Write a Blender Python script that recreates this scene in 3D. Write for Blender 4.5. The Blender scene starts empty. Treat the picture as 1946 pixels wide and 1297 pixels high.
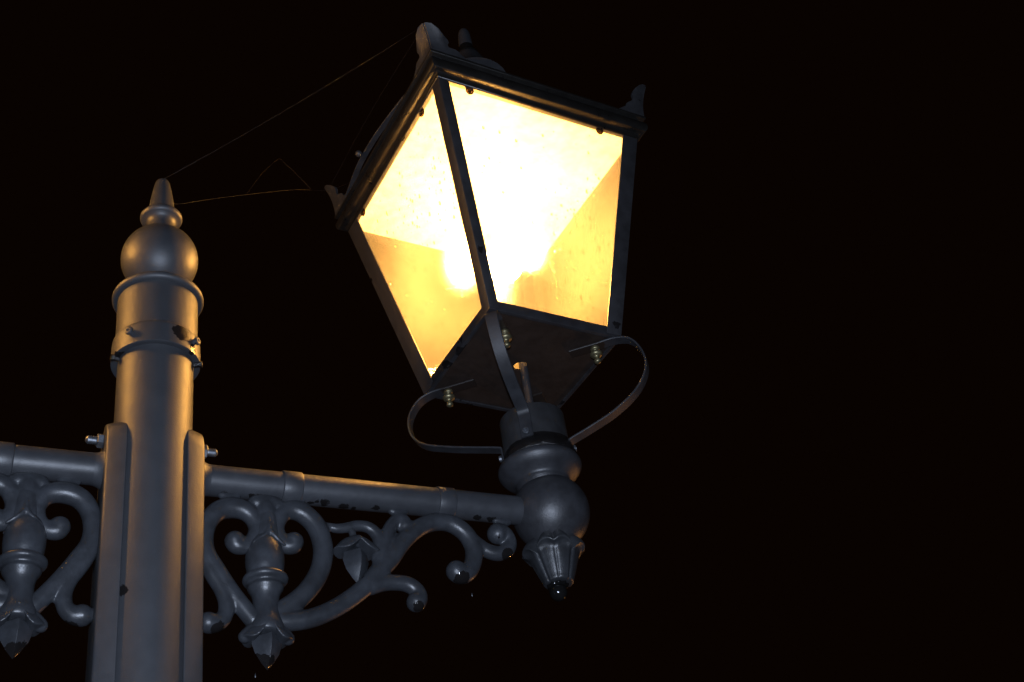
import bpy, math, random
from mathutils import Vector, Matrix
random.seed(7)
C = bpy.context.scene
S = 0.75                      # metres per design unit (one unit = post axis to lantern axis)
PI = math.pi

# ------------------------------------------------------------------ camera
cam_d = bpy.data.cameras.new('camera'); cam = bpy.data.objects.new('camera', cam_d)
C.collection.objects.link(cam); C.camera = cam
CAM = Vector((-0.43564, -2.60479, -1.70091))
Rv = Vector((0.91449968, -0.38176645, -0.1339579)); Uv = Vector((-0.13819196, -0.60592687, 0.78342556)); Fv = Vector((0.38025429, 0.69793052, 0.60687698))
m = Matrix.Identity(4)
for i in range(3):
    m[i][0] = Rv[i]; m[i][1] = Uv[i]; m[i][2] = -Fv[i]; m[i][3] = CAM[i] * S
cam.matrix_world = m
cam_d.sensor_width = 36.0; cam_d.lens = 2507.1 / 1946 * 36; cam_d.clip_start = 0.05; cam_d.clip_end = 400

# ------------------------------------------------------------------ night sky
w = bpy.data.worlds.new('World'); C.world = w; w.use_nodes = True
bg = w.node_tree.nodes['Background']; bg.inputs[0].default_value = (1.0, 0.36, 0.14, 1); bg.inputs[1].default_value = 0.0024

# ------------------------------------------------------------------ lamps outside the frame
def point(name, loc, power, col, rad):
    l = bpy.data.lights.new(name, 'POINT'); l.energy = power; l.color = col; l.shadow_soft_size = rad
    o = bpy.data.objects.new(name, l); o.location = loc; C.collection.objects.link(o); return o
point('camera_flash', (CAM + Uv * 0.16 - Rv * 0.02) * S, 215, (0.76, 0.88, 1.12), 0.03)
for i, (dx, dy, dz) in enumerate(((11.5, 6.2, -2.6), (13.5, 8.4, -2.7), (16.5, 11.6, -2.8))):
    point('distant_street_light', (dx, dy, dz), 170, (1.0, 0.42, 0.10), 0.05)

C.view_settings.view_transform = 'Standard'; C.view_settings.look = 'None'
C.view_settings.exposure = 0; C.view_settings.gamma = 1; C.view_settings.use_curve_mapping = False
C.cycles.use_denoising = True
C.cycles.max_bounces = 8; C.cycles.transparent_max_bounces = 24
C.cycles.sample_clamp_indirect = 6; C.cycles.caustics_refractive = False

# ------------------------------------------------------------------ materials
def nodes(name):
    mt = bpy.data.materials.new(name); mt.use_nodes = True
    nt = mt.node_tree; nt.nodes.clear(); out = nt.nodes.new('ShaderNodeOutputMaterial')
    return mt, nt, out
def ln(nt, a, b): nt.links.new(a, b)
def N(nt, t, **kw):
    n = nt.nodes.new(t)
    for k, v in kw.items():
        if k.startswith('i_'): n.inputs[int(k[2:])].default_value = v
        else: setattr(n, k, v)
    return n
def math_(nt, op, a, b=None, clamp=False):
    n = nt.nodes.new('ShaderNodeMath'); n.operation = op; n.use_clamp = clamp
    for i, v in enumerate((a, b)):
        if v is None: continue
        if isinstance(v, (int, float)): n.inputs[i].default_value = v
        else: ln(nt, v, n.inputs[i])
    return n.outputs[0]
def noise(nt, vec, scale, detail=4, rough=0.55):
    n = N(nt, 'ShaderNodeTexNoise'); n.inputs['Scale'].default_value = scale; n.inputs['Detail'].default_value = detail; n.inputs['Roughness'].default_value = rough
    ln(nt, vec, n.inputs['Vector']); return n
def ramp(nt, fac, a, b, c0, c1):
    r = N(nt, 'ShaderNodeValToRGB'); r.color_ramp.elements[0].position = a; r.color_ramp.elements[1].position = b
    r.color_ramp.elements[0].color = (*c0, 1); r.color_ramp.elements[1].color = (*c1, 1); ln(nt, fac, r.inputs[0]); return r.outputs[0]

def paint(name, base, rough, spots=(), black=0.0, bump=0.25, grit=0.0, cloud=0.22, spotcol=(0.010, 0.009, 0.009), spotrough=0.09):
    """satin outdoor paint: slow tone changes, fine orange-peel, chips / gloss runs given as spots (centre, radius)"""
    mt, nt, out = nodes(name)
    tc = N(nt, 'ShaderNodeTexCoord').outputs['Object']
    big = noise(nt, tc, 5, 5); mid = noise(nt, tc, 38, 6, 0.65); fine = noise(nt, tc, 420, 3, 0.7)
    d = tuple(c * (1 - cloud) for c in base); l = tuple(min(1, c * (1 + cloud * .8)) for c in base)
    col = ramp(nt, big.outputs[0], 0.32, 0.68, d, l)
    dirt = ramp(nt, mid.outputs[0], 0.36, 0.62, (0.70, 0.68, 0.66), (1.08, 1.08, 1.08))
    mx = N(nt, 'ShaderNodeMixRGB'); mx.blend_type = 'MULTIPLY'; mx.inputs[0].default_value = min(0.8, cloud * 4); ln(nt, col, mx.inputs[1]); ln(nt, dirt, mx.inputs[2])
    col = mx.outputs[0]
    ro = math_(nt, 'MULTIPLY_ADD', mid.outputs[0], 0.22); nt.nodes[-1].inputs[2].default_value = rough - 0.11
    mask = None
    dis = N(nt, 'ShaderNodeVectorMath'); dis.operation = 'MULTIPLY_ADD'; ln(nt, mid.outputs['Color'], dis.inputs[0]); dis.inputs[1].default_value = (0.030,) * 3
    off = N(nt, 'ShaderNodeVectorMath'); off.operation = 'SUBTRACT'; ln(nt, tc, off.inputs[0]); off.inputs[1].default_value = (0.015,) * 3; ln(nt, off.outputs[0], dis.inputs[2])
    for c, r in spots:
        v = N(nt, 'ShaderNodeVectorMath'); v.operation = 'DISTANCE'; ln(nt, dis.outputs[0], v.inputs[0]); v.inputs[1].default_value = tuple(x * S for x in c)
        q = math_(nt, 'SUBTRACT', r * S, v.outputs['Value']); q = math_(nt, 'MULTIPLY', q, 900, True)
        mask = q if mask is None else math_(nt, 'MAXIMUM', mask, q)
    if black > 0:
        n2 = noise(nt, tc, 16, 6, 0.6); q = math_(nt, 'SUBTRACT', n2.outputs[0], 0.5 + (0.5 - black) * 0.45); q = math_(nt, 'MULTIPLY', q, 60, True)
        mask = q if mask is None else math_(nt, 'MAXIMUM', mask, q)
    b = N(nt, 'ShaderNodeBsdfPrincipled'); b.inputs['Specular IOR Level'].default_value = 0.5
    if mask is not None:
        m2 = N(nt, 'ShaderNodeMixRGB'); ln(nt, mask, m2.inputs[0]); ln(nt, col, m2.inputs[1]); m2.inputs[2].default_value = (*spotcol, 1); col = m2.outputs[0]
        rr = N(nt, 'ShaderNodeMix'); ln(nt, mask, rr.inputs[0]); ln(nt, ro, rr.inputs[2]); rr.inputs[3].default_value = spotrough; ro = rr.outputs[0]
    ln(nt, col, b.inputs['Base Color']); ln(nt, ro, b.inputs['Roughness'])
    hsum = math_(nt, 'MULTIPLY_ADD', mid.outputs[0], 1.0 + grit * 3); ln(nt, fine.outputs[0], nt.nodes[-1].inputs[2])
    bp = N(nt, 'ShaderNodeBump'); bp.inputs['Strength'].default_value = bump; bp.inputs['Distance'].default_value = 0.0012; ln(nt, hsum, bp.inputs['Height']); ln(nt, bp.outputs[0], b.inputs['Normal'])
    ln(nt, b.outputs[0], out.inputs[0]); return mt

GREY = (0.036, 0.038, 0.043)
M = {}
M['post'] = paint('satin_grey_post_paint', GREY, 0.52, [((-0.062, -0.066, -0.335), 0.013)], cloud=0.07)
M['cap'] = paint('satin_grey_cap_paint', GREY, 0.50, [((0.040, -0.092, 0.345), 0.022), ((0.072, -0.072, 0.322), 0.014), ((-0.09, -0.03, 0.312), 0.014)], cloud=0.07)
M['flange'] = paint('satin_grey_flange_paint', GREY, 0.50, cloud=0.08)
M['finial'] = paint('satin_grey_finial_paint', (0.034, 0.036, 0.041), 0.47, cloud=0.08)
arm_spots = [((x, y + 0.012, -0.0365), r * 1.15) for i, (x, y, r) in enumerate(((0.165, -.012, .009), (0.235, -.016, .012), (0.262, -.014, .009), (0.372, -.018, .0085), (0.385, -.024, .006), (0.405, -.016, .010), (0.452, -.014, .010), (0.478, -.012, .009), (0.531, -.018, .009), (0.585, -.012, .012), (0.80, -.018, .010), (0.838, -.017, .011), (0.855, -.018, .009)))]
M['arm'] = paint('satin_grey_arm_paint', GREY, 0.42, arm_spots, cloud=0.10)
M['scroll'] = paint('cast_scroll_paint', (0.034, 0.037, 0.043), 0.36, [((0.150, -.010, -.385), .018), ((.617, -.016, -.300), .017), ((.736, -.013, -.222), .024), ((.866, -.013, -.142), .019), ((.485, -.01, -.232), .006), ((.85, -.018, -.09), .007), ((.71, -.0, -.2), .004), ((.252, -.0, -.448), .022)], bump=0.3)
M['joint'] = paint('brushed_grey_joint_paint', (0.028, 0.029, 0.033), 0.40, bump=0.4)
M['petal'] = paint('cast_petal_paint', (0.028, 0.030, 0.034), 0.38, bump=0.35)
M['neck'] = paint('dull_grey_neck_paint', (0.024, 0.0245, 0.027), 0.60)
M['frame'] = paint('lantern_frame_paint', (0.024, 0.0235, 0.026), 0.42, black=0.28)
M['bar'] = paint('lantern_bar_paint', (0.026, 0.0255, 0.028), 0.50, black=0.12)
M['gutter'] = paint('glossy_black_gutter_paint', (0.012, 0.011, 0.010), 0.30, black=0.10, bump=0.10)
M['ornament'] = paint('grey_leaf_paint', (0.028, 0.028, 0.031), 0.55, black=0.1)
M['strap'] = paint('grey_strap_paint', (0.025, 0.026, 0.030), 0.48)
M['strap_tipped'] = paint('grey_strap_darker_inner_ends', (0.025, 0.026, 0.030), 0.48, [((1 + 0.165 * math.cos(math.radians(140 + 90 * k)), 0.165 * math.sin(math.radians(140 + 90 * k)), 0.468), 0.074) for k in range(4)], spotcol=(0.015, 0.0105, 0.0085), spotrough=0.45)  # spots turn the inner strap ends a darker brown
M['black'] = paint('glossy_black_enamel', (0.010, 0.009, 0.009), 0.20, bump=1.0, grit=1.0)
M['drop'] = paint('wet_black_enamel', (0.008, 0.008, 0.008), 0.10, bump=0.02)
M['plate'] = paint('dark_brown_base_plate', (0.018, 0.010, 0.0065), 0.62, bump=0.5)
M['steel'] = paint('weathered_steel', (0.09, 0.095, 0.105), 0.30, bump=0.6)
M['white'] = paint('white_enamel_reflector', (0.85, 0.84, 0.82), 0.5)
def metal(name, col, rough):
    mt, nt, out = nodes(name); b = N(nt, 'ShaderNodeBsdfPrincipled'); tc = N(nt, 'ShaderNodeTexCoord').outputs['Object']
    n = noise(nt, tc, 90, 5, 0.7); c = ramp(nt, n.outputs[0], 0.35, 0.65, tuple(x * 0.55 for x in col), col)
    ln(nt, c, b.inputs['Base Color']); b.inputs['Metallic'].default_value = 0.85
    ro = math_(nt, 'MULTIPLY_ADD', n.outputs[0], 0.3); nt.nodes[-1].inputs[2].default_value = rough - 0.1; ln(nt, ro, b.inputs['Roughness'])
    bp = N(nt, 'ShaderNodeBump'); bp.inputs['Strength'].default_value = 0.3; bp.inputs['Distance'].default_value = 0.001; ln(nt, n.outputs[0], bp.inputs['Height']); ln(nt, bp.outputs[0], b.inputs['Normal'])
    ln(nt, b.outputs[0], out.inputs[0]); return mt
M['brass'] = metal('tarnished_brass', (0.30, 0.26, 0.145), 0.40)
M['zinc'] = metal('zinc_bolt', (0.20, 0.215, 0.24), 0.42)

def pane_mat():
    mt, nt, out = nodes('rain_streaked_clear_pane'); tc = N(nt, 'ShaderNodeTexCoord').outputs['Object']
    mp = N(nt, 'ShaderNodeMapping'); mp.inputs['Scale'].default_value = (1, 1, 0.35); ln(nt, tc, mp.inputs[0])
    n = noise(nt, mp.outputs[0], 9, 5, 0.6); n2 = noise(nt, mp.outputs[0], 60, 4, 0.6)
    tr = N(nt, 'ShaderNodeBsdfTransparent'); tr.inputs[0].default_value = (0.95, 0.94, 0.91, 1)
    df = N(nt, 'ShaderNodeBsdfDiffuse'); df.inputs[0].default_value = (0.88, 0.84, 0.76, 1)
    tl = N(nt, 'ShaderNodeBsdfTranslucent'); tl.inputs[0].default_value = (0.88, 0.84, 0.76, 1)
    hz = N(nt, 'ShaderNodeMixShader'); hz.inputs[0].default_value = 0.5; ln(nt, df.outputs[0], hz.inputs[1]); ln(nt, tl.outputs[0], hz.inputs[2])
    rf = N(nt, 'ShaderNodeBsdfRefraction'); rf.inputs['Roughness'].default_value = PANE_SC; rf.inputs['IOR'].default_value = 1.35
    f = math_(nt, 'MULTIPLY', n.outputs[0], n2.outputs[0]); f = math_(nt, 'MULTIPLY_ADD', f, 1.2 * PANE_HAZE); nt.nodes[-1].inputs[2].default_value = 0.80 * PANE_HAZE
    a = N(nt, 'ShaderNodeMixShader'); ln(nt, f, a.inputs[0]); ln(nt, tr.outputs[0], a.inputs[1]); ln(nt, hz.outputs[0], a.inputs[2])
    b = N(nt, 'ShaderNodeMixShader'); b.inputs[0].default_value = PANE_FWD; ln(nt, a.outputs[0], b.inputs[1]); ln(nt, rf.outputs[0], b.inputs[2])
    gl = N(nt, 'ShaderNodeBsdfGlossy'); gl.inputs['Roughness'].default_value = 0.06
    lw = N(nt, 'ShaderNodeLayerWeight'); lw.inputs[0].default_value = 0.5; fr_ = math_(nt, 'POWER', lw.outputs['Facing'], 5); fr_ = math_(nt, 'MULTIPLY_ADD', fr_, 0.5); nt.nodes[-1].inputs[2].default_value = 0.015
    c = N(nt, 'ShaderNodeMixShader'); ln(nt, fr_, c.inputs[0]); ln(nt, b.outputs[0], c.inputs[1]); ln(nt, gl.outputs[0], c.inputs[2])
    ln(nt, c.outputs[0], out.inputs[0]); return mt
PANE_HAZE = 0.044; PANE_FWD = 0.20; PANE_SC = 0.48
M['pane'] = pane_mat()
def water_mat():
    mt, nt, out = nodes('clear_rain_water'); g = N(nt, 'ShaderNodeBsdfRefraction'); g.inputs['IOR'].default_value = 1.33; g.inputs['Roughness'].default_value = 0.03; g.inputs[0].default_value = (0.9, 0.9, 0.88, 1)
    gl = N(nt, 'ShaderNodeBsdfGlossy'); gl.inputs['Roughness'].default_value = 0.05
    t = N(nt, 'ShaderNodeBsdfTransparent'); a = N(nt, 'ShaderNodeMixShader'); a.inputs[0].default_value = 0.45; ln(nt, t.outputs[0], a.inputs[1]); ln(nt, g.outputs[0], a.inputs[2])
    c = N(nt, 'ShaderNodeMixShader'); c.inputs[0].default_value = 0.06; ln(nt, a.outputs[0], c.inputs[1]); ln(nt, gl.outputs[0], c.inputs[2]); ln(nt, c.outputs[0], out.inputs[0]); return mt
M['water'] = water_mat()
def pad_mat():
    mt, nt, out = nodes('amber_silicone_pad'); d = N(nt, 'ShaderNodeBsdfDiffuse'); d.inputs[0].default_value = (0.02, 0.012, 0.006, 1)
    t = N(nt, 'ShaderNodeBsdfTransparent'); t.inputs[0].default_value = (0.10, 0.065, 0.03, 1)
    a = N(nt, 'ShaderNodeAddShader'); ln(nt, d.outputs[0], a.inputs[0]); ln(nt, t.outputs[0], a.inputs[1]); ln(nt, a.outputs[0], out.inputs[0]); return mt
M['pad'] = pad_mat()
def emit(name, col, s):
    mt, nt, out = nodes(name); e = N(nt, 'ShaderNodeEmission'); e.inputs[0].default_value = (*col, 1); e.inputs[1].default_value = s; ln(nt, e.outputs[0], out.inputs[0]); return mt
M['bulb'] = emit('glowing_sodium_bulb', (1.0, 0.475, 0.10), 1320)
def silk():
    mt, nt, out = nodes('spider_silk'); b = N(nt, 'ShaderNodeBsdfPrincipled'); b.inputs['Base Color'].default_value = (0.06, 0.055, 0.05, 1); b.inputs['Roughness'].default_value = 0.35
    ln(nt, b.outputs[0], out.inputs[0]); return mt
M['silk'] = silk()

# ------------------------------------------------------------------ mesh helpers (design units, scaled to metres on linking)
class MB:
    def __init__(s): s.v = []; s.f = []
    def add(s, vs, fs):
        o = len(s.v); s.v += [Vector(v) for v in vs]; s.f += [tuple(i + o for i in f) for f in fs]; return s
    def lathe(s, prof, n=48, c=(0, 0, 0), a0=0.0, axis='Z', closed=False, mod=None):
        vs = []; fs = []
        for j, (r, z) in enumerate(prof):
            for i in range(n):
                a = a0 + 2 * PI * i / n; rr = max(r, 1e-5) * (mod(a, j / (len(prof) - 1)) if mod else 1)
                p = (rr * math.cos(a), rr * math.sin(a), z)
                if axis == 'X': p = (z, rr * math.cos(a), rr * math.sin(a))
                if isinstance(axis, Matrix): p = axis @ Vector(p)
                vs.append(Vector(p) + Vector(c))
        L = len(prof)
        for j in range(L - 1 + (1 if closed else 0)):
            k = (j + 1) % L
            for i in range(n):
                i2 = (i + 1) % n
                fs.append((j * n + i, j * n + i2, k * n + i2, k * n + i))
        if not closed:
            fs.append(tuple(range(n - 1, -1, -1))); fs.append(tuple((L - 1) * n + i for i in range(n)))
        return s.add(vs, fs)
    def box(s, a, b):
        (x0, y0, z0), (x1, y1, z1) = a, b
        return s.add([(x, y, z) for z in (z0, z1) for y in (y0, y1) for x in (x0, x1)], [(0, 2, 3, 1), (4, 5, 7, 6), (0, 1, 5, 4), (2, 6, 7, 3), (0, 4, 6, 2), (1, 3, 7, 5)])
    def hexa(s, lo, hi):
        return s.add(list(lo) + list(hi), [(3, 2, 1, 0), (4, 5, 6, 7)] + [(i, (i + 1) % 4, 4 + (i + 1) % 4, 4 + i) for i in range(4)])
    def tube(s, pts, rad, n=16, sub=8, ysq=1.0):
        P, Rr = spline(pts, rad, sub); rings = []
        # rounded ends
        def ring(p, t, r):
            up = Vector((0, 1, 0)) if abs(t.y) < 0.9 else Vector((0, 0, 1))
            b = t.cross(up).normalized(); u = b.cross(t).normalized()
            return [p + b * (r * math.cos(2 * PI * i / n)) + u * (ysq * r * math.sin(2 * PI * i / n)) for i in range(n)]
        T = [(P[min(i + 1, len(P) - 1)] - P[max(i - 1, 0)]).normalized() for i in range(len(P))]
        for q in (80, 55, 28):
            a = math.radians(q); rings.append(ring(P[0] - T[0] * Rr[0] * math.sin(a), T[0], Rr[0] * math.cos(a)))
        for p, t, r in zip(P, T, Rr): rings.append(ring(p, t, r))
        for q in (28, 55, 80):
            a = math.radians(q); rings.append(ring(P[-1] + T[-1] * Rr[-1] * math.sin(a), T[-1], Rr[-1] * math.cos(a)))
        vs = [v for r in rings for v in r]; fs = []
        for j in range(len(rings) - 1):
            for i in range(n): fs.append((j * n + i, j * n + (i + 1) % n, (j + 1) * n + (i + 1) % n, (j + 1) * n + i))
        fs.append(tuple(range(n - 1, -1, -1))); fs.append(tuple((len(rings) - 1) * n + i for i in range(n)))
        return s.add(vs, fs)
    def strip(s, pts, wdir, width, th, sub=8):
        P, _ = spline(pts, [1] * len(pts), sub); wdir = Vector(wdir).normalized(); rings = []
        T = [(P[min(i + 1, len(P) - 1)] - P[max(i - 1, 0)]).normalized() for i in range(len(P))]
        for p, t in zip(P, T):
            nn = t.cross(wdir).normalized(); hw = width / 2; h = th / 2; e = th * 0.28
            sec = [(-hw, -h + e), (-hw + e, -h), (hw - e, -h), (hw, -h + e), (hw, h - e), (hw - e, h), (-hw + e, h), (-hw, h - e)]
            rings.append([p + wdir * a + nn * b for a, b in sec])
        n = 8; vs = [v for r in rings for v in r]; fs = []
        for j in range(len(rings) - 1):
            for i in range(n): fs.append((j * n + i, j * n + (i + 1) % n, (j + 1) * n + (i + 1) % n, (j + 1) * n + i))
        fs.append(tuple(range(n - 1, -1, -1))); fs.append(tuple((len(rings) - 1) * n + i for i in range(n)))
        return s.add(vs, fs)
    def prism(s, outline, fn, th):
        """outline (u,v) -> fn(u,v,w) with w=+-th/2; concave allowed (ngon)"""
        n = len(outline); a = [fn(u, v, -th / 2) for u, v in outline]; b = [fn(u, v, th / 2) for u, v in outline]
        return s.add(a + b, [tuple(range(n - 1, -1, -1)), tuple(range(n, 2 * n))] + [(i, (i + 1) % n, n + (i + 1) % n, n + i) for i in range(n)])
    def mesh(s, name):
        me = bpy.data.meshes.new(name); me.from_pydata([tuple(v * S) for v in s.v], [], s.f); me.validate(); return me
    def build(s, name, mat, parent=None, smooth=40, remesh=None, bevel=None, iters=6, sub=0):
        import bmesh
        me = s.mesh(name); bm = bmesh.new(); bm.from_mesh(me); bmesh.ops.remove_doubles(bm, verts=bm.verts, dist=1e-6)
        bmesh.ops.recalc_face_normals(bm, faces=bm.faces); bm.to_mesh(me); bm.free()
        o = bpy.data.objects.new(name, me); C.collection.objects.link(o)
        if remesh or bevel or sub:
            if remesh:
                r = o.modifiers.new('r', 'REMESH'); r.mode = 'VOXEL'; r.voxel_size = remesh * S
                k = o.modifiers.new('s', 'SMOOTH'); k.factor = 0.5; k.iterations = iters
            if bevel:
                b = o.modifiers.new('b', 'BEVEL'); b.width = bevel * S; b.segments = 3; b.limit_method = 'ANGLE'; b.angle_limit = math.radians(35); b.harden_normals = False
            if sub:
                q = o.modifiers.new('u', 'SUBSURF'); q.levels = sub; q.render_levels = sub
            dg = bpy.context.evaluated_depsgraph_get(); me2 = bpy.data.meshes.new_from_object(o.evaluated_get(dg)); o.modifiers.clear(); o.data = me2; bpy.data.meshes.remove(me); me = me2; me.name = name
        me.materials.clear(); me.materials.append(mat)
        for p in me.polygons: p.use_smooth = True
        if not remesh and smooth < 180: me.set_sharp_from_angle(angle=math.radians(smooth))
        if parent is not None: o.parent = parent
        return o
def cr(a, b, c, d, t):
    return 0.5 * ((2 * b) + (c - a) * t + (2 * a - 5 * b + 4 * c - d) * t * t + (3 * b - a - 3 * c + d) * t ** 3)
def spline(pts, rad, sub):
    pts = [Vector(p) for p in pts]; P = []; Rr = []; n = len(pts)
    for i in range(n - 1):
        a = pts[max(i - 1, 0)]; b = pts[i]; c = pts[i + 1]; d = pts[min(i + 2, n - 1)]
        for k in range(sub):
            t = k / sub; P.append(cr(a, b, c, d, t)); Rr.append(rad[i] * (1 - t) + rad[i + 1] * t)
    P.append(pts[-1]); Rr.append(rad[-1]); return P, Rr
def arc(cx, cz, r, a0, a1, n):
    return [(cx + r * math.cos(math.radians(a0 + (a1 - a0) * i / n)), cz + r * math.sin(math.radians(a0 + (a1 - a0) * i / n))) for i in range(n + 1)]
def smooth_prof(pts, sub=5):
    P, _ = spline([(a, b, 0) for a, b in pts], [1] * len(pts), sub); return [(p.x, p.y) for p in P]

# ------------------------------------------------------------------ the street lamp
lamp = bpy.data.objects.new('street_lamp', None); C.collection.objects.link(lamp)
lamp['label'] = 'ornate grey iron street lamp carrying a glowing four sided lantern on its scrolled arm'
lamp['category'] = 'street lamp'

GROUND = -3.85
post = MB().lathe([(0.0895, 0.345), (0.0895, -2.35), (0.10, -2.36), (0.10, -2.40), (0.125, -2.44), (0.13, -3.4), (0.16, -3.46), (0.17, -3.8), (0.20, -3.82), (0.20, GROUND)], 96).build('post', M['post'], lamp)
prof = smooth_prof([(0.0905, 0.312), (0.1035, 0.311), (0.1055, 0.318), (0.1052, 0.362), (0.1035, 0.372)], 4) + smooth_prof([(0.0985, 0.376), (0.098, 0.40), (0.098, 0.50), (0.0985, 0.506)], 3)
prof += arc(0.1015, 0.517, 0.0108, -80, 85, 10) + [(0.095, 0.533), (0.070, 0.545)]
cap = MB().lathe(prof, 96).build('post_cap', M['cap'], post, smooth=50)
# finial: ball, ring, cone
pf = [(0.056, 0.540), (0.048, 0.560)] + arc(0, 0.656, 0.0970, -62, 66, 30) + smooth_prof([(0.0370, 0.750), (0.0335, 0.772), (0.0375, 0.786), (0.046, 0.793)], 4)
pf += arc(0.0440, 0.8035, 0.0105, -70, 80, 8) + smooth_prof([(0.038, 0.820), (0.0345, 0.828), (0.0330, 0.842), (0.0285, 0.880), (0.0225, 0.918), (0.0175, 0.938), (0.010, 0.9455), (0.0, 0.947)], 4)
fin = MB().lathe([p for p in pf], 80).build('finial', M['finial'], post, smooth=60)
# clamp screws on the cap
def radial(name, cx, ang, r, z, prof, mat, parent, n=12):
    d = Vector((math.cos(ang), math.sin(ang), 0)); u = Vector((-d.y, d.x, 0)); k = Vector((0, 0, 1))
    mt = Matrix((u, k, d)).transposed()
    return MB().lathe(prof, n, Vector((cx, 0, z)) + d * r, axis=mt).build(name, mat, parent, smooth=35, bevel=None)
screw_prof = [(0.0075, -0.01), (0.0075, 0.006), (0.0105, 0.0065), (0.0105, 0.0125), (0.0085, 0.014), (0.0045, 0.0142), (0.0042, 0.011), (0.0, 0.011)]
for a in (-134, -43, 47, 137): radial('screw', 0, math.radians(a), 0.1045, 0.345, screw_prof, M['cap'], post)
for a in (-168, -22): radial('screw', 0, math.radians(a), 0.103, 0.304, [(0.006, -0.012), (0.006, 0.002), (0.0085, 0.0022), (0.0085, 0.009), (0.0, 0.0095)], M['black'], post, 6)

def leaf_cap(mb, cx, ztop, hw, zrim, dep, notch, lip):
    """leaf hood: a dome whose lower rim sweeps out to two tips and rises to a pointed notch in front and behind"""
    nu, nv = 28, 10; vs = []; fs = []
    for side in (-1, 1):
        for i in range(nu + 1):
            u = -1 + 2 * i / nu; au = abs(u)
            zt = ztop - (ztop - zrim) * au ** 2.2 * 0.92
            zb = zrim - lip * math.sin(PI * min(1, au)) * 0.6 + notch * (1 - au) ** 2.5 - 0.004 * au
            for j in range(nv + 1):
                v = j / nv; z = zt + (zb - zt) * v
                y = dep * math.sqrt(max(0, 1 - u * u * 0.97)) * math.sin(v * PI / 2) ** 0.7 + 0.0035 * v
                vs.append((cx + hw * u * (1 - 0.10 * (1 - v) * au), side * y, z))
    n1 = (nu + 1) * (nv + 1); st = nv + 1
    for o_ in (0, n1):
        for i in range(nu):
            for j in range(nv): fs.append((o_ + i * st + j, o_ + (i + 1) * st + j, o_ + (i + 1) * st + j + 1, o_ + i * st + j + 1))
    for i in range(nu): a = i * st; fs.append((a, a + st, n1 + a + st, n1 + a)); a += nv; fs.append((a, n1 + a, n1 + a + st, a + st))
    for i in (0, nu):
        for j in range(nv): a = i * st + j; fs.append((a, a + 1, n1 + a + 1, n1 + a))
    return mb.add(vs, fs)

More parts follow.
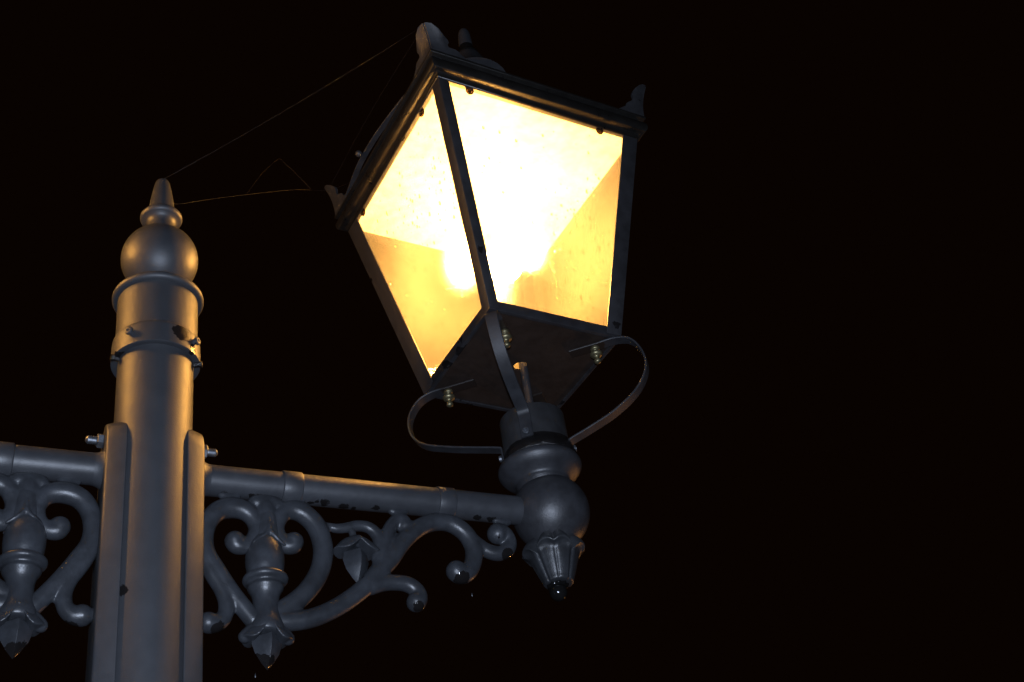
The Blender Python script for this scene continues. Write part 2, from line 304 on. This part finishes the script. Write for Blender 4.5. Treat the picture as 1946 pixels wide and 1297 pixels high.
# ---- one bracket (arm, flange, scrollwork, pendant, joint)
def bracket():
    arm = MB().lathe([(0.0372, 0.095), (0.0372, 0.965)], 48, axis='X').build('bracket', M['arm'], lamp)
    # saddle flange beside the post
    ol = [(-0.070, -2.2), (0.070, -2.2)] + [(0.070 * math.cos(math.radians(a)), 0.052 + 0.078 * math.sin(math.radians(a))) for a in range(0, 181, 12)]
    def fl_pt(u, v, w_):
        g = (w_ + 0.022) / 0.044                      # 0 at the post side, 1 at the arm side
        return Vector((0.0885 + w_, u * (1 - 0.27 * g), v if v < 0.06 else v - 0.012 * g))
    MB().prism(ol, fl_pt, 0.044).build('flange', M['flange'], arm, smooth=30, bevel=0.005)
    MB().lathe(smooth_prof([(0.048, 0.108), (0.043, 0.113), (0.039, 0.122), (0.0372, 0.130)], 4), 40, axis='X').build('weld', M['flange'], arm)
    for x0, x1 in ((0.300, 0.348), (0.692, 0.737)):
        MB().lathe([(0.0372, x0), (0.0400, x0 + .001), (0.0408, x0 + .003), (0.0408, x1 - .003), (0.0400, x1 - .001), (0.0372, x1)], 48, axis='X').build('collar', M['arm'], arm, smooth=60)
    # bolts through the flange
    for y, z in ((0, 0.078), (0, -0.56)):
        nut = MB().lathe([(0.0155, 0.1105), (0.0175, 0.1125), (0.0175, 0.1235), (0.0150, 0.1255)], 6, (0, y, z), axis='X', a0=.3).build('nut', M['zinc'], arm, smooth=20)
        MB().lathe([(0.0085, 0.09)] + [(0.0088 + 0.0016 * (k % 2), 0.126 + 0.0026 * k) for k in range(9)] + [(0.004, 0.151)], 20, (0, y, z), axis='X').build('bolt', M['zinc'], arm, smooth=80)
    V3 = lambda L: [(x, 0, z) for x, z, r in L]
    RR = lambda L: [r for x, z, r in L]
    sc = MB()
    K = 1.10
    lobeL = [(0.2320, -0.3520, 0.0187), (0.2026, -0.3143, 0.0187), (0.1773, -0.2793, 0.0188), (0.1478, -0.231, 0.0189), (0.1271, -0.1926, 0.0186), (0.1215, -0.1522, 0.019), (0.1294, -0.1124, 0.0201), (0.1495, -0.0826, 0.0215), (0.1781, -0.0695, 0.0225), (0.209, -0.0714, 0.0215), (0.2303, -0.0882, 0.0190), (0.2400, -0.1155, 0.017), (0.2330, -0.1464, 0.0165), (0.2150, -0.1650, 0.0172), (0.1960, -0.1660, 0.0195), (0.1905, -0.1560, 0.0225)]
    lobeR = [(0.2820, -0.3300, 0.0197), (0.3354, -0.2898, 0.0213), (0.3701, -0.247, 0.0215), (0.3911, -0.1997, 0.0217), (0.3965, -0.1503, 0.0220), (0.3842, -0.1015, 0.0220), (0.3585, -0.0704, 0.022), (0.3311, -0.0600, 0.0212), (0.3044, -0.0711, 0.0190), (0.2890, -0.1038, 0.0170), (0.2920, -0.1365, 0.0165), (0.3069, -0.156, 0.0172), (0.3236, -0.1545, 0.0200), (0.3270, -0.1460, 0.0225)]
    curl = [(0.118, -0.180, 0.0150), (0.1250, -0.2122, 0.0158), (0.14, -0.2449, 0.0165), (0.1616, -0.2826, 0.0164), (0.1705, -0.3166, 0.0163), (0.1654, -0.3467, 0.0165), (0.1481, -0.3620, 0.0190), (0.132, -0.3620, 0.0225)]
    stub = [(0.135, -0.3617, 0.0150), (0.1137, -0.3590, 0.0122), (0.1000, -0.3573, 0.0122)]
    branch = [(0.27, -0.347, 0.0200), (0.3011, -0.3488, 0.0202), (0.3456, -0.3416, 0.0203), (0.3914, -0.3234, 0.0199), (0.4431, -0.2911, 0.0200), (0.4924, -0.2491, 0.0200), (0.5255, -0.2096, 0.0205), (0.5591, -0.1739, 0.0200), (0.5946, -0.1227, 0.0202), (0.6346, -0.0822, 0.0204), (0.6760, -0.0600, 0.0203), (0.7163, -0.0550, 0.0203), (0.7469, -0.0669, 0.0203), (0.7676, -0.0882, 0.0203), (0.7787, -0.1165, 0.0202), (0.7782, -0.144, 0.0201), (0.7689, -0.1719, 0.0199), (0.7518, -0.1930, 0.0205), (0.7360, -0.1975, 0.0220), (0.7270, -0.1890, 0.0245)]
    up = [(0.5262, -0.2143, 0.0187), (0.5398, -0.166, 0.0176), (0.5522, -0.1218, 0.0161), (0.5662, -0.0863, 0.0154), (0.584, -0.0634, 0.0152), (0.6010, -0.0620, 0.0165), (0.6054, -0.0776, 0.0190)]
    rb = [(0.5054, -0.2481, 0.0185), (0.5365, -0.2366, 0.0174), (0.5674, -0.2319, 0.0174), (0.598, -0.2342, 0.0175), (0.6190, -0.2488, 0.0175), (0.6240, -0.2670, 0.0190), (0.6160, -0.2790, 0.0225)]
    lf = [(0.4030, -0.0931, 0.0070), (0.4163, -0.0965, 0.0095), (0.4327, -0.0992, 0.0109), (0.4592, -0.0943, 0.0120), (0.486, -0.0868, 0.0127), (0.5124, -0.0891, 0.0132), (0.5311, -0.1068, 0.0142), (0.5367, -0.1329, 0.0143), (0.5284, -0.1718, 0.0142)]
    br = [(0.7600, -0.0800, 0.0162), (0.7887, -0.1063, 0.0165), (0.8127, -0.1242, 0.0170), (0.8411, -0.1309, 0.0175), (0.8659, -0.1225, 0.0175), (0.8789, -0.1043, 0.0169), (0.8790, -0.0850, 0.0165), (0.8660, -0.0720, 0.0200), (0.8510, -0.0740, 0.0255)]
    for L in (lobeL, lobeR, curl, stub, branch, up, rb, lf, br): sc.tube(V3(L), [r * K for r in RR(L)], n=20)
    for x in (0.178, 0.333, 0.592, 0.700, 0.868): sc.tube([(x - .018, 0, -0.036), (x, 0, -0.040), (x + .018, 0, -0.036)], [0.010, 0.013, 0.010])
    sc.tube([(0.240, 0, -0.05), (0.262, 0, -0.048), (0.286, 0, -0.05)], [0.02, 0.022, 0.02])
    sc.tube([(0.262, 0, -0.06), (0.263, 0, -0.12)], [0.024, 0.026])
    sc.build('scrollwork', M['scroll'], arm, remesh=0.0032, iters=9)
    # pendant: shield shaped head, urn, ring, flared tail with a pointed leaf
    pd = MB()
    urn = smooth_prof([(0.014, -0.128), (0.031, -0.150), (0.0410, -0.172), (0.0445, -0.196), (0.0430, -0.222), (0.0390, -0.238), (0.0390, -0.243)], 5)
    urn += arc(0.0435, -0.2500, 0.0085, 80, -80, 8) + smooth_prof([(0.0400, -0.260), (0.0385, -0.2660), (0.0410, -0.272), (0.0330, -0.286), (0.0295, -0.300), (0.0290, -0.318), (0.0320, -0.342), (0.0380, -0.362), (0.0390, -0.375), (0.0340, -0.384), (0.012, -0.388)], 4)
    pd.lathe(urn, 48, (0.2585, 0, 0))
    pd.build('pendant', M['scroll'], arm, remesh=0.0026, iters=5)
    tl = leaf_cap(MB(), 0.2585, -0.345, 0.057, -0.388, 0.036, 0.030, 0.026)
    for s_ in (-1, 1): tl.tube([(0.2585 + s_ * 0.028, 0, -0.374), (0.2585 + s_ * 0.048, 0, -0.390)], [0.019, 0.0150], n=16)
    tl.build('leaf_collar', M['scroll'], arm, remesh=0.0022, iters=2)
    MB().lathe([(0.010, -0.378), (0.034, -0.392), (0.0340, -0.408), (0.0275, -0.428), (0.0140, -0.450), (0.0005, -0.466)], 4, (0.2585, 0, 0), a0=-PI / 2 + 0.08).build('leaf_tip', M['scroll'], arm, smooth=28, bevel=0.004)
    # V shaped fold lying across the two volutes
    vf = MB()
    for sgn in (-1, 1):
        vf.tube([(0.2635, -0.027, -0.112), (0.2635 + sgn * 0.002, -0.029, -0.138), (0.2635 + sgn * 0.018, -0.028, -0.156), (0.2635 + sgn * 0.036, -0.022, -0.168)], [0.0035, 0.0055, 0.0055, 0.004], n=10)
        vf.tube([(0.2635, 0.027, -0.112), (0.2635 + sgn * 0.002, 0.029, -0.138), (0.2635 + sgn * 0.018, 0.028, -0.156), (0.2635 + sgn * 0.036, 0.022, -0.168)], [0.0035, 0.0055, 0.0055, 0.004], n=10)
    vf.tube([(0.2635, 0, -0.09), (0.2635, 0, -0.14)], [0.026, 0.030], n=16)
    vf.build('fold', M['scroll'], arm, remesh=0.0024, iters=6)
    # hanging bud
    bd = MB(); cx = 0.4790
    bd.tube([(0.4690, 0, -0.095), (0.4730, 0, -0.120), (0.477, 0, -0.132)], [0.009, 0.009, 0.014], n=14)
    leaf_cap(bd, cx, -0.116, 0.058, -0.152, 0.034, 0.012, 0.018)
    bd.build('bud', M['scroll'], arm, remesh=0.0022, iters=3)
    MB().lathe([(0.006, -0.146), (0.0290, -0.163), (0.0330, -0.184), (0.0265, -0.206), (0.0120, -0.228), (0.0005, -0.242)], 4, (cx - 0.004, 0, 0), a0=-PI / 2 + 0.10).build('bud_tip', M['scroll'], arm, smooth=28, bevel=0.004)
    # ball joint that carries the lantern
    bc = (1.001, 0, 0)
    jp = smooth_prof([(0.0600, 0.060), (0.0680, 0.080), (0.0710, 0.090), (0.0800, 0.098), (0.0980, 0.110), (0.1085, 0.122), (0.1115, 0.132), (0.1085, 0.142), (0.0990, 0.148)], 5) + [(0.0960, 0.149)]
    MB().lathe(jp, 80, bc).build('flared_cup', M['joint'], arm, smooth=60)
    MB().lathe(arc(0, 0.002, 0.1010, -88, 56, 40), 80, (1.011, 0, 0)).build('ball_joint', M['joint'], arm, smooth=60)
    MB().lathe(smooth_prof([(0.060, -0.048), (0.0470, -0.041), (0.0410, -0.030), (0.0385, -0.016), (0.0375, -0.004)], 4), 44, (0.955, 0, 0), axis=Matrix(((0, 0, -1), (0, 1, 0), (1, 0, 0)))).build('weld', M['joint'], arm)
    MB().lathe(smooth_prof([(0.0940, 0.149), (0.0985, 0.150), (0.1005, 0.157), (0.0995, 0.168), (0.0960, 0.178), (0.0915, 0.188), (0.0900, 0.196)], 5), 80, (1.006, 0, 0), mod=lambda a, t: 1 + 0.008 * math.sin(7 * a + 3 * t) * t + 0.004 * math.sin(23 * a)).build('collar', M['black'], arm, smooth=80)
    # petals under the ball
    LA = math.radians(246)
    def pm(a, t):
        d = (a - LA + PI / 4) % (PI / 2) - PI / 4                  # -45..45 deg inside each leaf
        q = abs(d) / (PI / 4); flare = math.exp(-((t - 0.24) / 0.20) ** 2)
        leaf = 1 - 0.26 * flare * q ** 4 - 0.09 * q ** 8
        crease = -0.045 * math.exp(-(d / 0.075) ** 2)
        rib = 0.022 * math.exp(-((q - 0.80) / 0.10) ** 2)
        return leaf + crease + rib
    pp = smooth_prof([(0.046, -0.066), (0.0600, -0.074), (0.0740, -0.088), (0.0805, -0.099), (0.0800, -0.106), (0.0710, -0.112), (0.0640, -0.122), (0.0590, -0.140), (0.0525, -0.160), (0.0460, -0.178), (0.0405, -0.192), (0.0360, -0.203), (0.022, -0.207)], 5)
    pc = MB().lathe(pp, 160, (0.999, 0, 0), mod=pm)
    for v in pc.v:
        a = math.atan2(v.y, v.x - 0.999); d = (a - LA + PI / 4) % (PI / 2) - PI / 4; q = abs(d) / (PI / 4)
        wz = max(0.0, min(1.0, (v.z + 0.150) / 0.06)); v.z += wz * (0.013 * math.sin(PI * min(1, q * 1.05)) - 0.016 * q ** 3 - 0.020)
    pc.build('petal_cup', M['petal'], arm, smooth=70)
    MB().lathe(arc(0, -0.2260, 0.0225, 84, -90, 16), 32, (0.993, 0, 0)).build('drop', M['drop'], arm, smooth=180)
    MB().lathe(arc(0.020, -0.2080, 0.006, 90, -90, 6), 32, (0.995, 0, 0), mod=lambda a, t: 1 + 0.10 * math.sin(9 * a)).build('bead_ring', M['drop'], arm, smooth=180)
    return arm

# ---- one lantern
YAW = math.radians(140.043)
def cn(k, rho, z): a = YAW + k * PI / 2; return Vector((1 + rho * math.cos(a), rho * math.sin(a), z))
ZT, ZB, RT, RB = 1.1875, 0.500, 0.4762, 0.2936
def rho_at(z): return RB + (RT - RB) * (z - ZB) / (ZT - ZB)
def sq(mb, prof, closed=False): return mb.lathe(prof, 4, (1, 0, 0), a0=YAW, closed=closed)
def lantern():
    f = MB()
    t = 0.030
    # bottom rail, top rail (square rings)
    r2 = t * math.sqrt(2)
    sq(f, [(RB - 0.02, 0.4725), (RB - .003, 0.4725), (RB - .002, 0.4835), (rho_at(0.502), 0.502), (rho_at(0.502) - 0.02, 0.502)], closed=True)
    root = f.build('lantern', M['frame'], lamp, smooth=25, bevel=0.0012)
    tr_ = MB(); sq(tr_, [(RT - 0.018, 1.1840), (rho_at(1.184) - 0.001, 1.1840), (rho_at(1.192) - .001, 1.194), (RT - 0.018, 1.194)], closed=True); tr_.build('top_rail', M['frame'], root, smooth=25)
    # corner bars of folded angle, hand cut to slightly different widths
    wing = {0: (0.066, 0.050), 1: (0.033, 0.042), 2: (0.050, 0.052), 3: (0.050, 0.050)}
    for k in range(4):
        u1 = (cn(k + 1, 1, 0) - cn(k, 1, 0)).normalized(); u0 = (cn(k - 1, 1, 0) - cn(k, 1, 0)).normalized(); T = 0.006
        w1, w0 = wing[k]; lo = cn(k, rho_at(0.4790) + 0.0035, 0.4790); hi = cn(k, rho_at(1.184) + 0.0035, 1.184)
        sec = lambda p, g: [p, p + u1 * w1 * g, p + u1 * w1 * g + u0 * T, p + (u1 + u0) * T, p + u0 * w0 * g + u1 * T, p + u0 * w0 * g]
        a, b2 = sec(lo, 0.92), sec(hi, 1.0)
        b = MB().add(a + b2, [(5, 4, 3, 2, 1, 0), (6, 7, 8, 9, 10, 11)] + [(i, (i + 1) % 6, 6 + (i + 1) % 6, 6 + i) for i in range(6)])
        b.build('corner_bar', M['bar'], root, smooth=30, bevel=0.0016)
    # panes
    for k in range(4):
        ro = lambda z, d: rho_at(z) - (0.007 + d) * math.sqrt(2)
        z0, z1 = 0.492, 1.186; c = 0.0
        def q(z, d):
            A = cn(k, ro(z, d), z); B = cn(k + 1, ro(z, d), z); return A, B
        A0, B0 = q(z0, 0); A1, B1 = q(z0, 0.004); D0, E0 = q(z1, 0); D1, E1 = q(z1, 0.004)
        MB().hexa([A0, B0, B1, A1], [D0, E0, E1, D1]).build('pane', M['pane'], root, smooth=10)
        # silicone pads holding the pane
        nrm = ((A0 + B0) / 2 - Vector((1, 0, z0))); nrm.z = 0; nrm.normalize(); e = (B0 - A0).normalized()
        up = ((D0 + E0) / 2 - (A0 + B0) / 2).normalized()
        for s in (-0.235, 0.205):
            zc = 1.182; mid = (q(zc, -0.002)[0] + q(zc, -0.002)[1]) / 2 + e * s
            MB().prism([(0.0125 * math.cos(a * PI / 8), 0.0125 * math.sin(a * PI / 8)) for a in range(16)], lambda u_, v_, w_: mid + e * u_ + up * (v_ - 0.004) + nrm * w_, 0.004).build('pad', M['pad'], root, smooth=20)
    # raindrops on the outside of the panes
    dr = MB()
    for k in range(4):
        for i in range(150 if k < 2 else 40):
            z = random.uniform(0.55, 1.15); d = -0.0005
            if random.random() < 0.45 and k < 2: z = random.gauss(0.72 if k == 1 else 0.93, 0.10)
            z = min(max(z, 0.52), 1.16); s = random.uniform(0.12, 0.86) if k == 1 else random.uniform(0.1, 0.9)
            if k == 1 and random.random() < .6: s = random.uniform(.5, .9)
            rr = rho_at(z) - (0.007 + d) * math.sqrt(2); A = cn(k, rr, z); B = cn(k + 1, rr, z); p = A.lerp(B, s)
            nn = ((cn(k, 1, 0) + cn(k + 1, 1, 0)) / 2 - Vector((1, 0, 0))).normalized(); e = (B - A).normalized()
            sl = (RT - RB) / (ZT - ZB) / math.sqrt(2); up = (Vector((0, 0, 1)) + nn * sl).normalized()
            r = random.choice((0.0018, 0.002, 0.0026, 0.003, 0.0036, 0.0045)); st = random.uniform(1.0, 2.0)
            vs = []; fs = []
            for j, q_ in enumerate((0, 35, 65)):
                a = math.radians(q_)
                for i2 in range(8):
                    b = i2 * PI / 4; vs.append(p + (e * math.cos(b) + up * st * math.sin(b)) * r * math.cos(a) + nn * r * 0.7 * math.sin(a))
            vs.append(p + nn * r * 0.7)
            for j in range(2):
                for i2 in range(8): fs.append((j * 8 + i2, j * 8 + (i2 + 1) % 8, j * 8 + 8 + (i2 + 1) % 8, j * 8 + 8 + i2))
            for i2 in range(8): fs.append((16 + i2, 16 + (i2 + 1) % 8, 24))
            fs.append(tuple(range(7, -1, -1)))
            dr.add(vs, fs)
    o = dr.build('raindrops', M['water'], root, smooth=180); o['kind'] = 'stuff'
    # moulded gutter round the eaves
    gp = smooth_prof([(0.4700, 1.1860), (0.4790, 1.1870), (0.4850, 1.1970), (0.4930, 1.2020), (0.5030, 1.2025), (0.5120, 1.2065), (0.5180, 1.2170), (0.5180, 1.2320), (0.5100, 1.2440), (0.5010, 1.2480), (0.4990, 1.2510), (0.5060, 1.2535), (0.5180, 1.2560), (0.5205, 1.2600), (0.5195, 1.2650), (0.5150, 1.2680)], 4)
    g = MB(); sq(g, gp + [(0.47, 1.270), (0.462, 1.25), (0.462, 1.195)], closed=True); g.build('gutter', M['gutter'], root, smooth=42)
    # lead flashing lifting off the eave, with its nail head
    e = (cn(0, 1, 0) - cn(1, 1, 0)).normalized(); nn = ((cn(0, 1, 0) + cn(1, 1, 0)) / 2 - Vector((1, 0, 0))).normalized()
    base = (cn(0, 0.5165, 1.270) + cn(1, 0.5165, 1.270)) / 2
    fl = MB().strip([base + e * s - nn * (0.012 - b) for s, b in ((-0.20, 0.0), (-0.10, 0.014), (0.0, 0.024), (0.12, 0.026), (0.24, 0.012), (0.33, 0.0))], nn, 0.018, 0.004)
    fl.build('flashing', M['strap'], root, smooth=40)
    MB().lathe(arc(0, 0, 0.011, -85, 85, 8), 14, base + e * 0.085 + nn * 0.036 + Vector((0, 0, -0.004))).build('nail_head', M['strap'], root, smooth=180)
    # roof
    rp = smooth_prof([(0.500, 1.270), (0.450, 1.292), (0.380, 1.335), (0.300, 1.405), (0.220, 1.500), (0.160, 1.590), (0.120, 1.660)], 4)
    r = MB(); sq(r, rp + [(0.10, 1.66), (0.14, 1.58), (0.20, 1.49), (0.28, 1.395), (0.36, 1.325), (0.44, 1.28), (0.49, 1.262)], closed=True); r.build('roof', M['ornament'], root, smooth=35)
    MB().lathe(smooth_prof([(0.120, 1.655), (0.095, 1.685), (0.073, 1.720), (0.057, 1.755), (0.046, 1.785), (0.040, 1.796)], 5) + [(0.03, 1.797)], 48, (1, 0, 0)).build('vent_bell', M['ornament'], root, smooth=60)
    MB().lathe(arc(0.027, 1.8060, 0.0115, -88, 88, 10) + smooth_prof([(0.0255, 1.819), (0.0245, 1.830), (0.0243, 1.850)], 3), 40, (1, 0, 0)).build('finial_ring', M['drop'], root, smooth=70)
    ff = MB().lathe(smooth_prof([(0.0230, 1.850), (0.0240, 1.852), (0.0238, 1.866), (0.0225, 1.895), (0.0195, 1.922), (0.014, 1.937), (0.006, 1.9425), (0, 1.943)], 4), 40, (1, 0, 0)).build('finial', M['finial'], root, smooth=70)
    # leaf ornaments on the four corners
    for k in range(4):
        ob = MB()
        out_d = (cn(k, 1, 0) - Vector((1, 0, 0))); out_d.z = 0; out_d.normalize()
        for kk in (1, -1):
            e = (cn(k + kk, 1, 0) - cn(k, 1, 0)).normalized(); nrm = Vector((e.y, -e.x, 0))
            if nrm.dot(out_d) < 0: nrm = -nrm
            cpos = cn(k, 0.510, 0); ws, lean, zs = (1.15, 0.045, 0.48) if k == 1 else ((0.8, 0.030, 0.94) if k == 2 else (0.9, 0.030, 1.0))
            rows = [(1.262, 0.115), (1.275, 0.098), (1.290, 0.082), (1.303, 0.078), (1.313, 0.070), (1.322, 0.052), (1.334, 0.050), (1.348, 0.056), (1.360, 0.055), (1.372, 0.046), (1.384, 0.030), (1.395, 0.014), (1.402, 0.0015)]
            def pt(u, z, w_):
                t_ = (z - 1.262) / 0.14
                return cpos + out_d * (0.004 + lean * t_ * t_) + e * u * (1) + nrm * (w_ + 0.012 * math.sin(min(1, u / 0.06) * PI) * t_) + Vector((0, 0, 1.262 + (z - 1.262) * zs + 0.004 * math.sin(u * 90)))
            vs = []; fs = []; nu = 6
            for w_ in (-0.004, 0.004):
                for z, u in rows:
                    for i in range(nu): vs.append(pt(u * ws * i / (nu - 1), z, w_))
            nr = len(rows); off = nr * nu
            for j in range(nr - 1):
                for i in range(nu - 1):
                    a = j * nu + i; fs.append((a, a + 1, a + nu + 1, a + nu)); fs.append((off + a, off + a + nu, off + a + nu + 1, off + a + 1))
                a = j * nu; fs.append((a, a + nu, off + a + nu, off + a)); a = j * nu + nu - 1; fs.append((a, off + a, off + a + nu, a + nu))
            for i in range(nu - 1):
                fs.append((i, off + i, off + i + 1, i + 1)); a = (nr - 1) * nu + i; fs.append((a, a + 1, off + a + 1, off + a))
            ob.add(vs, fs)
        ob.build('corner_leaf', M['ornament'], root, smooth=50)
    # white reflector tray inside
    tr = MB(); sq(tr, [(0.4600, 1.1870), (0.4600, 1.1930), (0.001, 1.235), (0.001, 1.229)], closed=True); tr.build('reflector', M['white'], root, smooth=20)
    # base plate with its hole
    pl = MB(); n = 48; hc = Vector((0.997, 0.0, 0)); rho = RB - 0.010; vs = []; fs = []
    for z in (0.4765, 0.4820):
        for i in range(n):
            a = YAW + 2 * PI * i / n; vs.append(hc + Vector((0.0200 * math.cos(a), 0.0200 * math.sin(a), z)))
        for i in range(n):
            s = i / (n / 4); k = int(s); vs.append(cn(k, rho, z).lerp(cn(k + 1, rho, z), s - k))
    for i in range(n):
        j = (i + 1) % n; fs += [(i, n + i, n + j, j), (2 * n + i, 2 * n + j, 3 * n + j, 3 * n + i), (i, j, 2 * n + j, 2 * n + i), (n + i, 3 * n + i, 3 * n + j, n + j)]
    pl.add(vs, fs); pl.build('base_plate', M['plate'], root, smooth=20)
    # conduit and bulb
    MB().lathe([(0.0118, 0.16), (0.0118, 0.760)], 28, (1.0070, 0.003, 0)).build('conduit', M['strap'], root)
    MB().lathe([(0.013, 0.770), (0.0185, 0.772), (0.0185, 0.806), (0.014, 0.810)], 28, (1.003, 0.002, 0)).build('lamp_holder', M['white'], root)
    MB().lathe([(0.0125, 0.556), (0.025, 0.558), (0.025, 0.562), (0.0125, 0.564)], 28, (1.007, 0.003, 0)).build('light_stop', M['strap'], root)  # unseen disc added below the bulb to keep its light off the conduit
    MB().lathe([(0.013, 0.804)] + [(0.056 * math.cos(math.radians(a)), 0.866 + 0.062 * math.sin(math.radians(a))) for a in range(-76, 91, 6)], 28, (1.003, 0.002, 0)).build('bulb', M['bulb'], root, smooth=180)
    MB().tube([(1.055, 0.02, 0.2), (1.052, 0.03, 0.30), (1.045, 0.035, 0.345), (1.03, 0.03, 0.352), (1.015, 0.02, 0.345)], [0.0022] * 5, n=8).build('wire', M['black'], root, smooth=180)
    # neck cylinder (open tube)
    MB().lathe([(0.0885, 0.165), (0.0885, 0.2885), (0.0870, 0.2915), (0.0845, 0.2915), (0.0840, 0.2885), (0.0840, 0.165)], 72, (1.002, 0, 0), closed=True).build('neck', M['neck'], root, smooth=50)
    # straps, each hand bent a little differently
    paths = {0: [(0.140, .4705), (0.213, .4705), (0.270, .4700), (0.312, .4520), (0.341, .4060), (0.340, .3520), (0.309, .3090), (0.243, .2780), (0.170, .2520), (0.102, .2290), (0.0925, .2200), (0.0915, .185)],
             2: [(0.140, .4705), (0.215, .4705), (0.270, .4710), (0.312, .4540), (0.337, .4000), (0.334, .3440), (0.297, .2880), (0.229, .2420), (0.150, .2110), (0.099, .1940), (0.0925, .1850), (0.0915, .160)],
             1: [(0.140, .4705), (0.215, .4705), (0.262, .4700), (0.294, .4500), (0.288, .4070), (0.257, .3520), (0.205, .3120), (0.150, .2880), (0.108, .2720), (0.0945, .2600), (0.0918, .2400), (0.0918, .185)],
             3: [(0.140, .4705), (0.213, .4705), (0.270, .4700), (0.312, .4520), (0.339, .4040), (0.336, .3500), (0.300, .3000), (0.235, .2620), (0.160, .2330), (0.102, .2160), (0.0925, .2060), (0.0915, .170)]}
    nutz = smooth_prof([(0.010, 0.4685), (0.0125, 0.4660), (0.0125, 0.4590), (0.0080, 0.4555), (0.0075, 0.4530), (0.0160, 0.4480), (0.0175, 0.4430), (0.0150, 0.4380), (0.0080, 0.4345), (0.0060, 0.4300), (0.0080, 0.4265), (0.0100, 0.4210), (0.0080, 0.4150), (0.001, 0.4120)], 4)
    for k, pth in paths.items():
        a = YAW + k * PI / 2; d = Vector((math.cos(a), math.sin(a), 0)); wd = Vector((-d.y, d.x, 0))
        MB().strip([Vector((1.002, 0, z)) + d * r_ for r_, z in pth], wd, 0.034, 0.0055, sub=10).build('strap', M['strap_tipped'], root, smooth=40)
        rn = {0: 0.220, 1: 0.186, 2: 0.212, 3: 0.21}[k]
        MB().lathe(nutz, 28, Vector((1.0, 0, 0)) + d * rn + (Vector((0.006, -0.004, 0)) if k == 1 else Vector((0, 0, 0)))).build('brass_nut', M['brass'], root, smooth=180)
        zb = {0: 0.200, 1: 0.198, 2: 0.168, 3: 0.18}[k]
        radial('bolt', 1.002, a, 0.0935, zb, [(0.0060, -0.006), (0.0060, 0.003), (0.0090, 0.0035), (0.0095, 0.010), (0.0080, 0.0118), (0.0052, 0.0118), (0.0048, 0.007), (0.0, 0.007)], M['zinc'], root, 18)
    return root

def copy_tree(o, parent):
    c = o.copy(); C.collection.objects.link(c); c.parent = parent
    for ch in list(o.children): copy_tree(ch, c)
    return c
br0 = bracket(); la0 = lantern()
br0['label'] = 'scrolled arm that carries the lit lantern'
la0['label'] = 'four sided lantern with bright yellow panes held by curved straps'
for o in (br0, la0):
    c = copy_tree(o, lamp); c.rotation_euler = (0, 0, PI)
    c['label'] = 'matching arm on the far side of the post' if o is br0 else 'twin lantern at the end of the opposite arm'

# the far lantern burns a little lower
M['bulb_far'] = emit('dimmer_sodium_bulb', (1.0, 0.475, 0.10), 780)
for o in C.objects:
    if o.name.startswith('bulb') and o.parent is not la0: o.data = o.data.copy(); o.data.materials[0] = M['bulb_far']

# ------------------------------------------------------------------ spider threads and falling drops
def thread(pts, r, label):
    o = MB().tube(pts, [r] * len(pts), n=6, sub=5).build('spider_thread', M['silk'], None, smooth=180)
    o['label'] = label; o['category'] = 'spider thread'; o['group'] = 'spider threads between post and lantern'; return o
LT = cn(0, 0.535, 1.392); FT = cn(1, 0.556, 1.326)
thread([(0.024, 0.012, 0.885), (0.0498, 0.0253, 0.8959), (0.1463, 0.0744, 0.9844), (0.2856, 0.1452, 1.108), (0.4387, 0.2231, 1.2393), tuple(LT), tuple(cn(0, 0.515, 1.262).lerp(cn(1, 0.515, 1.262), 0.25))], 0.00017, 'long spider thread stretched from the post finial past the left corner leaf of the lantern')
thread([(0.0, -0.006, 0.946)] + [tuple(Vector((0, -0.006, 0.946)).lerp(FT, q) - Vector((0, 0, 0.05 * q * (1 - q)))) for q in (.25, .5, .75)] + [tuple(FT)], 0.00011, 'amber spider thread rising from the post finial tip to the topmost corner leaf')
thread([(0.262, 0.133, 1.086), (0.3245, 0.165, 1.2281), (0.3862, 0.1964, 1.338)], 0.00012, 'short slanting spider thread standing up from the long thread, nearer the post')
thread([(0.3862, 0.1964, 1.338), (0.4419, 0.2247, 1.318), (0.50, 0.255, 1.290)], 0.00012, 'short spider thread falling back to the long thread, nearer the lantern')
thread([tuple(LT), tuple(LT.lerp(FT, 0.5) + Vector((0, 0, 0.02))), tuple(FT)], 0.00012, 'fine spider thread running along the eave between two corner leaves of the lantern')
for loc, lb in (((0.7598, 0.0, -0.2500), 'tiny falling raindrop beneath the outermost hanging scroll'), ((0.2322, 0.0, -0.4800), 'tiny falling raindrop beneath the pointed pendant')):
    o = MB().lathe([(0.0, -0.005), (0.0014, -0.003), (0.0018, -0.001), (0.0012, 0.003), (0.00012, 0.007)], 12).build('raindrop', M['zinc'], None, smooth=180)
    o.location = Vector(loc) * S; o['label'] = lb; o['category'] = 'raindrop'; o['group'] = 'falling raindrops'
